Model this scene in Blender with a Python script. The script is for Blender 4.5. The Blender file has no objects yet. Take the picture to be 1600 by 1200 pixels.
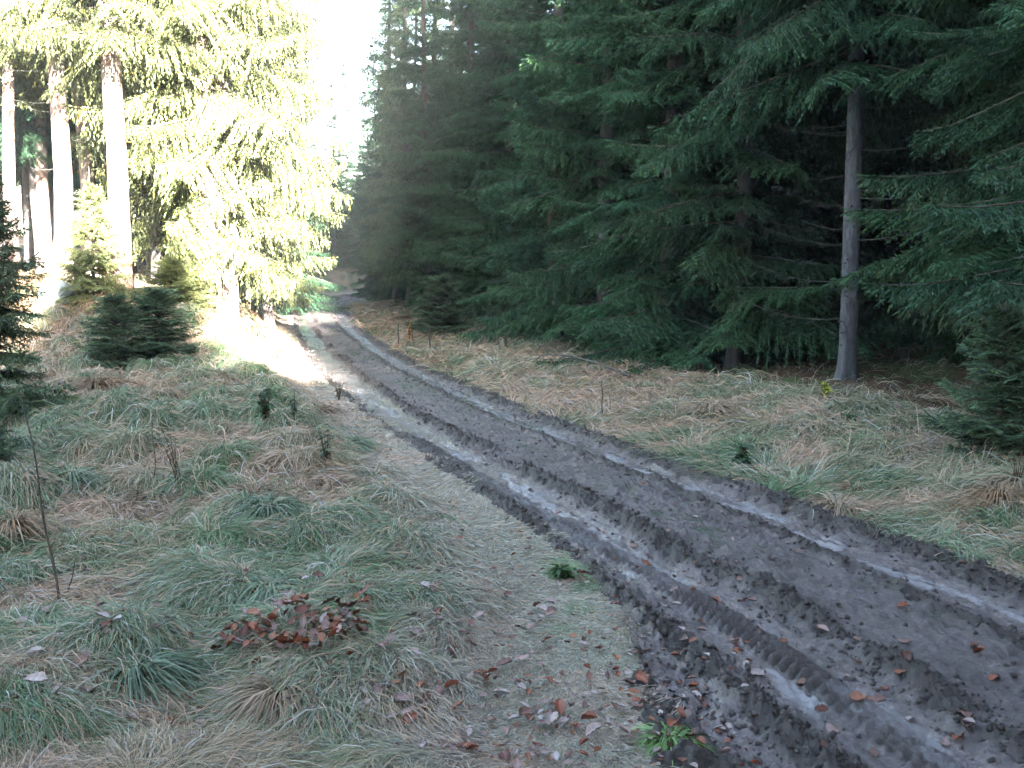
import bpy, math, random
import numpy as np
from math import radians, sin, cos, pi
from mathutils import Vector

S = bpy.context.scene
COL = S.collection
# ------------------------------------------------------------------ camera
CAMH, FPX = 1.75, 1570.0
cam = bpy.data.cameras.new('camera'); cam.sensor_width = 36; cam.lens = 36*FPX/1600
cam.clip_end = 2000; cam.clip_start = 0.05
camo = bpy.data.objects.new('camera', cam); COL.objects.link(camo)
camo.location = (0, 0, CAMH); camo.rotation_euler = (radians(90-5.46), 0, 0)
S.camera = camo
# ------------------------------------------------------------------ sky and sun
SUN_AZ, SUN_EL = 160.0, 17.0          # degrees clockwise from the view direction, elevation
SUN_STRENGTH, SKY_STRENGTH, EXPOSURE = 5.0, 0.05, 4.9
w = bpy.data.worlds.new('World'); S.world = w; w.use_nodes = True
nt = w.node_tree; bg = nt.nodes['Background']
sky = nt.nodes.new('ShaderNodeTexSky'); sky.sky_type = 'NISHITA'; sky.sun_disc = False
sky.sun_elevation = radians(SUN_EL); sky.sun_rotation = radians(SUN_AZ)
sky.air_density = 1.3; sky.dust_density = 1.5
nt.links.new(sky.outputs[0], bg.inputs[0]); bg.inputs[1].default_value = SKY_STRENGTH
sl = bpy.data.lights.new('sun', 'SUN'); sl.energy = SUN_STRENGTH; sl.angle = radians(0.6); sl.color = (1.0, 0.94, 0.84)
so = bpy.data.objects.new('sun', sl); COL.objects.link(so)
_a, _e = radians(SUN_AZ), radians(SUN_EL)
SDIR = Vector((sin(_a)*cos(_e), cos(_a)*cos(_e), sin(_e)))
so.rotation_euler = SDIR.to_track_quat('Z', 'Y').to_euler(); so.location = (0, 0, 40)
S.view_settings.view_transform = 'Standard'; S.view_settings.look = 'None'
S.view_settings.exposure = EXPOSURE; S.view_settings.gamma = 1.0
c = S.cycles
c.max_bounces = 6; c.diffuse_bounces = 2; c.glossy_bounces = 3; c.transmission_bounces = 3
c.volume_bounces = 0; c.transparent_max_bounces = 4; c.use_denoising = True
c.use_adaptive_sampling = True; c.adaptive_threshold = 0.015; c.sample_clamp_indirect = 6
c.caustics_reflective = False; c.caustics_refractive = False
S.render.use_persistent_data = False

# ------------------------------------------------------------------ numpy helpers
rng = np.random.default_rng(7); random.seed(7)
def smooth(a, b, x):
    t = np.clip((x-a)/(b-a), 0, 1); return t*t*(3-2*t)
_T = [np.random.default_rng(100+i).random((256, 256)) for i in range(8)]
def vnoise(x, y, k=0):
    T = _T[k % 8]; x = np.asarray(x, float); y = np.asarray(y, float)
    xi = np.floor(x).astype(np.int64); yi = np.floor(y).astype(np.int64)
    fx = x-xi; fy = y-yi; fx = fx*fx*(3-2*fx); fy = fy*fy*(3-2*fy)
    a = T[xi & 255, yi & 255]; b = T[(xi+1) & 255, yi & 255]
    c_ = T[xi & 255, (yi+1) & 255]; d = T[(xi+1) & 255, (yi+1) & 255]
    return (a*(1-fx)+b*fx)*(1-fy)+(c_*(1-fx)+d*fx)*fy
def fbm(x, y, k=0, o=4):
    s = 0; a = .5; t = 0
    for i in range(o):
        s = s+a*vnoise(x*2**i+13.7*i, y*2**i+5.1*i, k+i); t += a; a *= .5
    return s/t
def worley(x, y, k=0):
    """distance to nearest jittered cell point, and that cell's random value and offset"""
    x = np.asarray(x, float); y = np.asarray(y, float)
    xi = np.floor(x).astype(np.int64); yi = np.floor(y).astype(np.int64)
    best = np.full(x.shape, 9.0); rv = np.zeros(x.shape); dx = np.zeros(x.shape); dy = np.zeros(x.shape)
    for i in (-1, 0, 1):
        for j in (-1, 0, 1):
            cx = xi+i; cy = yi+j
            px = cx+_T[k % 8][cx & 255, cy & 255]; py = cy+_T[(k+1) % 8][cx & 255, cy & 255]
            d = np.hypot(px-x, py-y); m = d < best
            best = np.where(m, d, best); rv = np.where(m, _T[(k+2) % 8][cx & 255, cy & 255], rv)
            dx = np.where(m, x-px, dx); dy = np.where(m, y-py, dy)
    return best, rv, dx, dy

# ------------------------------------------------------------------ the track's line and the lie of the land
_cp = np.array([(6.6, -12), (5.0, -5.5), (3.35, 0), (2.07, 4.36), (.98, 8.1), (-.12, 11.4), (-1.06, 14.3), (-2.85, 20.7),
                (-5.35, 30.5), (-7.6, 40), (-9.2, 48), (-9.7, 53), (-8.9, 58), (-5.8, 62.5), (0, 66), (12, 69), (26, 71)], float)
def catmull(P, n):
    out = []
    for i in range(1, len(P)-2):
        p0, p1, p2, p3 = P[i-1:i+3]
        for t in np.linspace(0, 1, n, endpoint=False):
            out.append(.5*((2*p1)+(-p0+p2)*t+(2*p0-5*p1+4*p2-p3)*t*t+(-p0+3*p1-3*p2+p3)*t**3))
    return np.array(out)
CL = catmull(_cp, 24)
_seg = np.diff(CL, axis=0); _sl = np.hypot(_seg[:, 0], _seg[:, 1]); CS = np.concatenate([[0], np.cumsum(_sl)])
_tan = np.gradient(CL, axis=0); _tan /= np.linalg.norm(_tan, axis=1)[:, None]
def cl_at(s):
    return np.stack([np.interp(s, CS, CL[:, 0]), np.interp(s, CS, CL[:, 1])], -1), \
           np.stack([np.interp(s, CS, _tan[:, 0]), np.interp(s, CS, _tan[:, 1])], -1)
GX0, GX1, GY0, GY1, GS = -40., 40., -12., 90., .25
_gx = np.arange(GX0, GX1+GS, GS); _gy = np.arange(GY0, GY1+GS, GS)
_U = np.zeros((len(_gx), len(_gy)))
for i, x in enumerate(_gx):
    P = np.stack([np.full(len(_gy), x), _gy], -1)
    D = P[:, None, :]-CL[None, :, :]; d2 = (D**2).sum(-1); j = d2.argmin(1)
    dd = D[np.arange(len(P)), j]; t = _tan[j]
    al = (dd*t).sum(1); side = dd[:, 0]*t[:, 1]-dd[:, 1]*t[:, 0]
    _U[i] = np.where(np.abs(al) > .6, np.sign(side)*np.sqrt(d2[np.arange(len(P)), j]), side)
def roadu(x, y):
    fx = np.clip((np.asarray(x, float)-GX0)/GS, 0, len(_gx)-1.001); fy = np.clip((np.asarray(y, float)-GY0)/GS, 0, len(_gy)-1.001)
    i = fx.astype(int); j = fy.astype(int); a = fx-i; b = fy-j
    return (_U[i, j]*(1-a)+_U[i+1, j]*a)*(1-b)+(_U[i, j+1]*(1-a)+_U[i+1, j+1]*a)*b
def edgeL(y): return 1.02+.62*(1-smooth(3.2, 6.2, y))
def edgeR(y): return 1.33+0*y
def base_h(x, y, u=None):
    if u is None: u = roadu(x, y)
    z = .045*3*np.log1p(np.exp(np.clip((y-29)/3, -30, 30)))
    z = np.where(y > 90, .045*61, z)
    t = np.maximum(-u-1.0, 0)
    fade = smooth(120, 70, np.hypot(x, y)) if False else 1
    z = z+1.28*smooth(.5, 3.4, t)*smooth(17.5, 24.5, y+.12*x)+np.minimum(.1*np.maximum(t-3.3, 0)*smooth(15, 25, y), 2.2)
    t2 = np.maximum(u-1.4, 0)
    z = z+.22*smooth(0.2, 3, t2)*smooth(3, 12, y)+np.minimum(.035*np.maximum(t2-4, 0), 1.2)
    off = smooth(1.2, 2.6, np.abs(u))
    return z+off*.10*(fbm(x*.35, y*.35, 2, 3)-.5)
def hum(x, y, u):
    """grass hummocks either side of the track"""
    m = smooth(edgeL(y)+.35, edgeL(y)+1.3, -u)+smooth(1.5, 2.6, u)
    d, r, _, _ = worley(x/.62+.25*vnoise(x*2, y*2, 3), y/.62, 1)
    d2, r2, _, _ = worley(x/.33+7, y/.33, 4)
    dome = np.clip(1-(d/.72)**2, 0, 1)*(.25+.75*r)
    dome2 = np.clip(1-(d2/.7)**2, 0, 1)*r2
    amp = np.where(u < 0, .125+.145*smooth(5, 9, y), .085)*np.where(np.abs(u) > 9, .4, 1)
    return m*(1.75*amp*dome**.8+.05*dome2+.16*(fbm(x*1.3, y*1.3, 5, 3)-.5))
def ground_z(x, y):
    u = roadu(x, y); return base_h(x, y, u)+hum(x, y, u)
def inside(x, y, u):
    n = .22*(fbm(x*2.2, y*2.2, 6, 3)-.5)
    return np.minimum(smooth(0.0, .22, edgeL(y)+n+u), smooth(0.0, .22, edgeR(y)+n-u))
def gz(x, y): return float(ground_z(np.array([x]), np.array([y]))[0])
def at(px, D):
    """a point D metres ahead of the camera in the direction seen at column px of the photograph"""
    return (px-800)/FPX*D, D

# ------------------------------------------------------------------ mesh and object helpers
def mk(name, V, Q=None, T=None, mats=(), midx=None, col=None, attr=None, smooth_=False):
    """V (n,3); Q (m,4) quads; T (k,3) triangles -> mesh"""
    me = bpy.data.meshes.new(name); V = np.ascontiguousarray(V, np.float32)
    me.vertices.add(len(V)); me.vertices.foreach_set('co', V.ravel())
    Q = np.zeros((0, 4), np.int32) if Q is None else np.asarray(Q, np.int32)
    T = np.zeros((0, 3), np.int32) if T is None else np.asarray(T, np.int32)
    me.loops.add(Q.size+T.size); me.loops.foreach_set('vertex_index', np.concatenate([Q.ravel(), T.ravel()]).astype(np.int32))
    me.polygons.add(len(Q)+len(T))
    me.polygons.foreach_set('loop_start', np.concatenate([np.arange(len(Q))*4, Q.size+np.arange(len(T))*3]).astype(np.int32))
    if midx is not None: me.polygons.foreach_set('material_index', np.asarray(midx, np.int32))
    if smooth_: me.polygons.foreach_set('use_smooth', np.ones(len(Q)+len(T), bool))
    for m in mats: me.materials.append(m)
    if col is not None:
        a = me.attributes.new('Col', 'FLOAT_COLOR', 'POINT')
        cc = np.ones((len(V), 4), np.float32); cc[:, :3] = col; a.data.foreach_set('color', cc.ravel())
    for k, v in (attr or {}).items():
        a = me.attributes.new(k, 'FLOAT', 'POINT'); a.data.foreach_set('value', np.asarray(v, np.float32))
    me.update(calc_edges=True)
    return me
def link(name, me, parent=None):
    o = bpy.data.objects.new(name, me); COL.objects.link(o)
    if parent is not None: o.parent = parent
    return o
def tag(o, label=None, cat=None, group=None, kind=None):
    if label: o['label'] = label
    if cat: o['category'] = cat
    if group: o['group'] = group
    if kind: o['kind'] = kind
    return o
def empty(name, loc, rz=0, sc=1.0, **k):
    o = bpy.data.objects.new(name, None); COL.objects.link(o); o.location = loc; o.rotation_euler = (0, 0, rz)
    o.scale = (sc, sc, sc) if not hasattr(sc, '__len__') else sc
    o.empty_display_size = .2
    return tag(o, **k)
def tube(P, R, n=6, cap=True):
    """tube along points P with radii R -> V, Q, T"""
    P = np.asarray(P, float); R = np.asarray(R, float); k = len(P)
    tg = np.gradient(P, axis=0); tg /= np.linalg.norm(tg, axis=1)[:, None]+1e-9
    up = np.where(np.abs(tg[:, 2:3]) > .9, np.array([[1., 0, 0]]), np.array([[0, 0, 1.]]))
    a = np.cross(tg, up); a /= np.linalg.norm(a, axis=1)[:, None]+1e-9; b = np.cross(tg, a)
    an = np.linspace(0, 2*pi, n, endpoint=False)
    V = (P[:, None, :]+R[:, None, None]*(np.cos(an)[None, :, None]*a[:, None, :]+np.sin(an)[None, :, None]*b[:, None, :])).reshape(-1, 3)
    Q = []
    for i in range(k-1):
        for j in range(n):
            Q.append((i*n+j, i*n+(j+1) % n, (i+1)*n+(j+1) % n, (i+1)*n+j))
    return V, np.array(Q)
class Geo:
    def __init__(s): s.V = []; s.Q = []; s.C = []; s.M = []; s.n = 0
    def add(s, V, Q, col=(1, 1, 1), m=0):
        s.V.append(V); s.Q.append(np.asarray(Q)+s.n); s.n += len(V)
        cc = np.empty((len(V), 3)); cc[:] = col; s.C.append(cc); s.M.append(np.full(len(Q), m))
    def mesh(s, name, mats, sm=False):
        return mk(name, np.concatenate(s.V), np.concatenate(s.Q), mats=mats, midx=np.concatenate(s.M), col=np.concatenate(s.C), smooth_=sm)

# ------------------------------------------------------------------ materials
def mat(name):
    m = bpy.data.materials.new(name); m.use_nodes = True; t = m.node_tree
    return m, t, t.nodes['Principled BSDF'], t.nodes['Material Output']
def N(t, typ, **k):
    n = t.nodes.new(typ)
    for a, b in k.items(): setattr(n, a, b)
    return n
def noise(t, vec, scale, detail=4, rough=.6, out='Fac'):
    n = N(t, 'ShaderNodeTexNoise'); n.inputs['Scale'].default_value = scale; n.inputs['Detail'].default_value = detail
    n.inputs['Roughness'].default_value = rough; t.links.new(vec, n.inputs['Vector']); return n.outputs[out]
def ramp(t, fac, stops):
    r = N(t, 'ShaderNodeValToRGB'); e = r.color_ramp.elements
    while len(e) < len(stops): e.new(.5)
    for el, (p, c_) in zip(e, stops): el.position = p; el.color = (*c_, 1) if len(c_) == 3 else c_
    t.links.new(fac, r.inputs[0]); return r.outputs[0]
def mixc(t, fac, a, b, mode='MIX'):
    m = N(t, 'ShaderNodeMix', data_type='RGBA', blend_type=mode)
    for sock, v in ((m.inputs[0], fac), (m.inputs[6], a), (m.inputs[7], b)):
        if hasattr(v, 'is_linked'): t.links.new(v, sock)
        elif isinstance(v, (int, float)): sock.default_value = v
        else: sock.default_value = (*v, 1)
    return m.outputs[2]
def bump(t, h, strength, dist, bsdf, prev=None):
    b = N(t, 'ShaderNodeBump'); b.inputs['Strength'].default_value = strength; b.inputs['Distance'].default_value = dist
    t.links.new(h, b.inputs['Height'])
    if prev: t.links.new(prev, b.inputs['Normal'])
    t.links.new(b.outputs[0], bsdf.inputs['Normal']); return b.outputs[0]
def leafy(name, mul=(1, 1, 1), trans=.3, rough=.6, spec=.3):
    """thin plant matter coloured by its own Col attribute, partly translucent"""
    m, t, b, o = mat(name)
    a = N(t, 'ShaderNodeAttribute', attribute_name='Col')
    oi = N(t, 'ShaderNodeObjectInfo')
    c1 = mixc(t, 1.0, a.outputs['Color'], mul, 'MULTIPLY')
    hs = N(t, 'ShaderNodeHueSaturation'); t.links.new(c1, hs.inputs['Color'])
    mr = N(t, 'ShaderNodeMapRange'); mr.inputs[3].default_value = .8; mr.inputs[4].default_value = 1.2
    t.links.new(oi.outputs['Random'], mr.inputs[0]); t.links.new(mr.outputs[0], hs.inputs['Value'])
    t.links.new(hs.outputs[0], b.inputs['Base Color'])
    b.inputs['Roughness'].default_value = rough; b.inputs['Specular IOR Level'].default_value = spec
    tr = N(t, 'ShaderNodeBsdfTranslucent'); t.links.new(hs.outputs[0], tr.inputs[0])
    mx = N(t, 'ShaderNodeMixShader'); mx.inputs[0].default_value = trans
    t.links.new(b.outputs[0], mx.inputs[1]); t.links.new(tr.outputs[0], mx.inputs[2]); t.links.new(mx.outputs[0], o.inputs[0])
    return m
M_needle = leafy('spruce_needles', trans=.25, rough=.55)
M_needle_warm = leafy('spruce_needles_warm', mul=(1.5, 1.15, .75), trans=.35)
M_grass = leafy('grass_blades', trans=.25, rough=.5)
M_leaf = leafy('dead_leaf', trans=.15, rough=.5, spec=.4)
M_herb = leafy('herb_leaf', trans=.25)
def bark_mat(name, ca, cb, lich=(.2, .22, .2)):
    m, t, b, o = mat(name); tc = N(t, 'ShaderNodeTexCoord'); mp = N(t, 'ShaderNodeMapping'); mp.inputs['Scale'].default_value = (1, 1, .35)
    t.links.new(tc.outputs['Object'], mp.inputs[0]); v = mp.outputs[0]
    vo = N(t, 'ShaderNodeTexVoronoi'); vo.inputs['Scale'].default_value = 34; t.links.new(v, vo.inputs['Vector'])
    n1 = noise(t, v, 18, 6); n2 = noise(t, tc.outputs['Object'], 2.2, 5)
    cc = ramp(t, n1, [(.3, ca), (.7, cb)]); cc = mixc(t, ramp(t, n2, [(.48, (0, 0, 0)), (.62, (1, 1, 1))]), cc, lich)
    t.links.new(cc, b.inputs['Base Color']); b.inputs['Roughness'].default_value = .85; b.inputs['Specular IOR Level'].default_value = .2
    p = bump(t, vo.outputs['Distance'], .5, .012, b); bump(t, n1, .6, .015, b, p)
    return m
M_bark = bark_mat('spruce_bark', (.05, .04, .038), (.12, .10, .095), (.10, .10, .10))
M_bark_grey = bark_mat('grey_spruce_bark', (.045, .042, .048), (.135, .128, .14), (.095, .105, .115))
M_dead = bark_mat('dead_twig_bark', (.05, .05, .042), (.11, .105, .09), (.08, .085, .075))
M_bark_dark = bark_mat('twig_bark', (.05, .04, .036), (.12, .095, .085), (.1, .1, .09))
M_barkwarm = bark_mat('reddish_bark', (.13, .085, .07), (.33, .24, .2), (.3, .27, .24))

def ground_material():
    m, t, b, o = mat('forest_soil_and_thatch'); g = N(t, 'ShaderNodeNewGeometry').outputs['Position']
    a = N(t, 'ShaderNodeAttribute', attribute_name='Col')
    n1 = noise(t, g, 9, 8, .7); n2 = noise(t, g, 60, 6, .7)
    cc = mixc(t, 1.0, a.outputs['Color'], ramp(t, n1, [(.25, (.45, .45, .45)), (.75, (1.5, 1.45, 1.35))]), 'MULTIPLY')
    cc = mixc(t, 1.0, cc, ramp(t, n2, [(.3, (.5, .5, .5)), (.7, (1.4, 1.4, 1.4))]), 'MULTIPLY')
    t.links.new(cc, b.inputs['Base Color']); b.inputs['Roughness'].default_value = .9; b.inputs['Specular IOR Level'].default_value = .2
    p = bump(t, n2, .8, .01, b); bump(t, n1, .7, .04, b, p); return m
def mud_material():
    m, t, b, o = mat('churned_mud'); g = N(t, 'ShaderNodeNewGeometry').outputs['Position']
    wt = N(t, 'ShaderNodeAttribute', attribute_name='wet').outputs['Fac']; gr = N(t, 'ShaderNodeAttribute', attribute_name='dry').outputs['Fac']
    n1 = noise(t, g, 7, 8, .7); n2 = noise(t, g, 32, 9, .82); n3 = noise(t, g, 130, 5, .8)
    mud = ramp(t, n2, [(.3, (.012, .008, .007)), (.7, (.055, .038, .034))])
    dry = ramp(t, n2, [(.32, (.045, .034, .034)), (.5, (.118, .094, .098)), (.68, (.23, .20, .20))])
    cc = mixc(t, gr, mud, dry)
    cc = mixc(t, ramp(t, n3, [(.66, (0, 0, 0)), (.74, (1, 1, 1))]), cc, mixc(t, .5, cc, (.3, .29, .28)))
    sa = N(t, 'ShaderNodeAttribute', attribute_name='rut_glint').outputs['Fac']
    cc = mixc(t, sa, cc, mixc(t, .7, cc, (.30, .29, .315)))  # pale colour in place of bright reflections
    t.links.new(cc, b.inputs['Base Color'])
    rr = N(t, 'ShaderNodeMapRange'); t.links.new(wt, rr.inputs[0]); rr.inputs[3].default_value = .62; rr.inputs[4].default_value = .10
    ad = N(t, 'ShaderNodeMath', operation='MULTIPLY_ADD'); t.links.new(n1, ad.inputs[0]); ad.inputs[1].default_value = .25; t.links.new(rr.outputs[0], ad.inputs[2])
    sb = N(t, 'ShaderNodeMath', operation='SUBTRACT'); t.links.new(ad.outputs[0], sb.inputs[0]); sb.inputs[1].default_value = .12
    t.links.new(sb.outputs[0], b.inputs['Roughness'])
    b.inputs['Specular IOR Level'].default_value = .8
    inv = N(t, 'ShaderNodeMapRange'); t.links.new(wt, inv.inputs[0]); inv.inputs[3].default_value = 1; inv.inputs[4].default_value = .45
    bp = N(t, 'ShaderNodeBump'); bp.inputs['Distance'].default_value = .03; t.links.new(inv.outputs[0], bp.inputs['Strength']); t.links.new(n2, bp.inputs['Height'])
    bq = N(t, 'ShaderNodeBump'); bq.inputs['Distance'].default_value = .008; bq.inputs['Strength'].default_value = .6; t.links.new(n3, bq.inputs['Height']); t.links.new(bp.outputs[0], bq.inputs['Normal'])
    t.links.new(bq.outputs[0], b.inputs['Normal'])
    return m

# ------------------------------------------------------------------ the ground
GREEN = np.array([.075, .145, .068]); FROST = np.array([.165, .218, .140]); STRAW = np.array([.375, .27, .20]); DULL = np.array([.22, .175, .12])
NEEDLESOIL = np.array([.10, .06, .04]); PALE = np.array([.335, .31, .275])
def grass_colour(x, y, u):
    """patchwork of frosted green, straw and dead grass"""
    a = fbm(x*.9, y*.9, 3, 4); b = fbm(x*.32+4, y*.32, 5, 3); d = fbm(x*2.6, y*2.6, 1, 3)
    straw = smooth(.44, .58, .55*a+.45*b+.10*smooth(9, 14, y)+.10*smooth(4.3, 3.6, y)+.17*smooth(1.4, 3, u)-.09*smooth(10, 7, y)*smooth(3.9, 4.6, y))
    verge = smooth(1.25, .7, -u-edgeL(y))*(u < 0)*smooth(.28, .45, d+.1)*1.4
    _, tr, _, _ = worley(x/.62+.25*vnoise(x*2, y*2, 3), y/.62, 1)
    straw = np.clip(straw*.75+.95*smooth(.48, .34, tr)-.55*smooth(.72, .86, tr), 0, 1)
    col = FROST*(1-straw[:, None])+STRAW*straw[:, None]
    g = smooth(.5, .64, d)[:, None]*.7
    col = col*(1-g)+GREEN*g*1.15
    col = col*(1-.55*verge[:, None])+PALE*.55*verge[:, None]
    return col
def axis(lo, hi, fine_lo, fine_hi, step, grow=1.18):
    a = list(np.arange(fine_lo, fine_hi, step)); s = step; v = fine_lo
    while v > lo: s *= grow; v -= s; a.insert(0, v)
    s = step; v = a[-1]
    while v < hi: s *= grow; v += s; a.append(v)
    return np.array(a)
xs = axis(-320, 320, -10, 9, .06, 1.12)
ys = [2.2]
while ys[-1] < 60: ys.append(ys[-1]+max(.04, .0085*ys[-1]))
s_ = .55
while ys[-1] < 420: ys.append(ys[-1]+s_); s_ *= 1.12
s_ = .1; v_ = 2.2; pre = []
while v_ > -320: v_ -= s_; pre.insert(0, v_); s_ *= 1.15
ys = np.array(pre+ys)
XX, YY = np.meshgrid(xs, ys, indexing='ij'); x = XX.ravel(); y = YY.ravel(); u = roadu(x, y)
z = base_h(x, y, u)+hum(x, y, u)*smooth(60, 40, np.hypot(x, y))-.32*inside(x, y, u)
nx, ny = len(xs), len(ys); I = np.arange(nx*ny).reshape(nx, ny)
Q = np.stack([I[:-1, :-1], I[1:, :-1], I[1:, 1:], I[:-1, 1:]], -1).reshape(-1, 4)
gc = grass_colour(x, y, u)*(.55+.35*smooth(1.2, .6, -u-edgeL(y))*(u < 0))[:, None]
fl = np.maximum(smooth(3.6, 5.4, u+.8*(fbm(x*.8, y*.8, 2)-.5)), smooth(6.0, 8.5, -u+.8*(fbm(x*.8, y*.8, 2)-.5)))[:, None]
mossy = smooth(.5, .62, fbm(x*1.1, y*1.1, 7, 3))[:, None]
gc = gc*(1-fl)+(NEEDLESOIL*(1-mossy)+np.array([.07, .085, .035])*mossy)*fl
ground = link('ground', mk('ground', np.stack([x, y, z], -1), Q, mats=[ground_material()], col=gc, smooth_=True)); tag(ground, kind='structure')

# ------------------------------------------------------------------ the muddy track
def wob(s, k, a, f=.5): return a*(fbm(s*f, s*0+k*3.3, k, 3)-.5)*2
def g1(u, c_, w_): return np.exp(-((u-c_)/w_)**2)
def track():
    # rows adapted to distance, columns even
    S0 = float(np.interp(1.5, CL[:, 1], CS)); S1 = CS[-1]-.5
    s = [S0-3.0]
    while s[-1] < S1:
        d = max(abs(s[-1]-S0)+2.0, 2.2); s.append(s[-1]+max(.011, .0042*d))
    s = np.array(s); U = np.concatenate([np.arange(-1.95, 1.75, .011)])
    P, Tn = cl_at(s); Nn = np.stack([Tn[:, 1], -Tn[:, 0]], -1)
    ss = s[:, None]+0*U[None]; uu = U[None]+0*s[:, None]
    X = P[:, None, 0]+Nn[:, None, 0]*uu; Y = P[:, None, 1]+Nn[:, None, 1]*uu
    x, y, sv, u0 = X.ravel(), Y.ravel(), ss.ravel(), uu.ravel()
    wb = wob(sv, 1, .09, .35); u = u0+wb
    near = smooth(9.5, 5.5, y)
    bz = base_h(x, y, u0)
    cl = fbm(x*9, y*9, 1, 5); cl2 = fbm(x*26, y*26, 4, 4); lump = np.abs(fbm(x*5, y*5, 3, 4)-.5)*2
    d, r, _, _ = worley(x*13, y*13, 2); clod = np.clip(1-(d/.62)**2, 0, 1)**.5*r
    d3, r3, _, _ = worley(x*24, y*24, 5); clod3 = np.clip(1-(d3/.62)**2, 0, 1)**.5*r3
    # the ruts and ridges across the track
    rl = g1(u, -.70, .25)**.8; rr = g1(u, .80, .17)
    rn = near*g1(u, -1.28+wob(sv, 5, .05), .17)
    h = -.040*np.clip(rl*1.25, 0, 1)-.034*np.clip(rr*1.2, 0, 1)-.045*np.clip(rn*1.3, 0, 1)
    u = u+.035*(fbm(sv*2.6, u0*2, 4, 3)-.5)*2
    gate = lambda k, f: smooth(.36, .52, fbm(sv*f, u0*1.2+k, k, 4))
    bermL = g1(u, -1.06-.05*near+wob(sv, 2, .08, .9), .085)*gate(1, 1.3); bermM = g1(u, -.30+wob(sv, 3, .16, .45), .09)*gate(2, 1.1)
    bermR = g1(u, 1.13+wob(sv, 4, .12, .7), .11)*(.3+.7*gate(3, 1.2)); bermI = g1(u, .52+wob(sv, 6, .09, .8), .07)*gate(4, 1.5)
    nb = lambda k: np.clip(-.5+3.0*fbm(sv*1.9, sv*0+k, k, 4), .05, 2.2)
    h += .022*bermL*nb(1)+.028*bermM*nb(2)+.020*bermR*nb(3)+.02*bermI*nb(4)
    h += .02*smooth(.6, 0, np.abs(u-.25))
    bm = np.clip(bermL+bermM+bermR+.7*bermI+near*g1(u, -1.55, .16), 0, 1.2)
    edge = smooth(.35, 0.0, np.minimum(u0+edgeL(y), edgeR(y)-u0))
    rough = np.clip(.22+1.0*bm+.25*edge+.35*smooth(.55, .7, fbm(x*1.6, y*1.6, 6, 3))*(1-rl)*(1-rr), 0, 1.3)
    # a tractor tyre's print along the left ruts and, fainter, along the right
    tu = -.84+.16*near*smooth(0, 1, near)+wob(sv, 7, .03, .3)
    tm = np.exp(-((u-tu)/.11)**6)*smooth(14, 11, y)*(.55+.45*smooth(.35, .5, fbm(sv*.9, sv*0+9, 3, 2)))
    ph = sv/.075+np.abs(u-tu)*9.0
    lug = smooth(-.15, .35, np.sin(ph*2*pi))
    h += tm*(.016+.036*lug)
    tu2 = .32+wob(sv, 2, .05, .3); tm2 = np.exp(-((u-tu2)/.11)**6)*smooth(9.5, 7.5, y)*smooth(.4, .6, fbm(sv*1.3, sv*0+2, 5, 2)+.12)
    h += tm2*(.026*smooth(-.15, .35, np.sin((sv/.085+np.abs(u-tu2)*7)*2*pi)))
    rough *= 1-.75*tm
    h += rough*(.075*(cl-.5)+.05*(cl2-.5)+.024*clod+.020*clod3+.03*(.3-lump))
    fine_ = fbm(x*60, y*60, 5, 3)-.5
    h += .016*(cl2-.5)+.02*(cl-.5)+.004*clod3+(.008+.02*rough)*fine_
    # standing water levels the deepest stretches
    pw = fbm(sv*.55, u*.8, 6, 3)
    inr = np.clip(rl*1.2*(1-tm)+rr*1.25+rn*1.2, 0, 1)
    lvl = -.023-.04*(pw-.5)+.006*rr
    wet = smooth(-.004, .010, lvl-h+.006)*smooth(.35, .5, inr)
    wet = wet*smooth(.36, .50, fbm(sv*1.1, u*3, 2, 3)+.10*smooth(8, 20, y)-.22*smooth(9, 5.5, y))
    h = h+(np.maximum(h, lvl)-h)*smooth(.3, .6, wet)
    moist = smooth(.4, .8, inr)*.85
    wet2 = np.clip(np.maximum(wet, moist*smooth(.4, .6, fbm(x*4, y*4, 7, 3)+.06)), 0, 1)
    dry = np.clip(.72*smooth(.5, .15, bm)+.55*smooth(.4, .9, inr)-.25*wet-.85*tm-.35*edge-.5*smooth(.3, .9, bm)+1.2*(cl-.5)+1.1*(fbm(x*3, y*3, 5, 3)-.5), 0, 1)
    rut_glint = smooth(.45, .95, rl*(1-rn)+rr)*(1-tm)*smooth(.54, .60, fbm(sv*2.6, u*11, 7, 4)+.03*smooth(6, 9, y)+.25*(fbm(x*14, y*14, 2, 2)-.5))*smooth(22, 15, y)  # broken pale streaks painted along the ruts for sky glare on wet mud
    dry = np.clip(dry+.45*tm*lug*smooth(11, 8, y), 0, 1)
    # sink under the verge
    ex = np.minimum(edgeL(y)+u0, edgeR(y)-u0)
    h = h-.20*smooth(.02, -.32, ex)
    V = np.stack([x, y, bz+h+.004], -1)
    n, k = len(s), len(U); I = np.arange(n*k).reshape(n, k)
    Q = np.stack([I[:-1, :-1], I[:-1, 1:], I[1:, 1:], I[1:, :-1]], -1).reshape(-1, 4)
    me = mk('track', V, Q, mats=[mud_material()], attr={'wet': wet2, 'dry': dry, 'rut_glint': rut_glint}, smooth_=True)
    return link('track', me), (s, U, (bz+h+.004).reshape(n, k))
road, _RT = track(); tag(road, kind='structure')
_rs, _ru, _rz = _RT
def track_z(sv, u):
    i = np.clip(np.searchsorted(_rs, sv), 1, len(_rs)-1); j = np.clip(((u-_ru[0])/.011).astype(int), 0, len(_ru)-1)
    return _rz[i, j]

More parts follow.
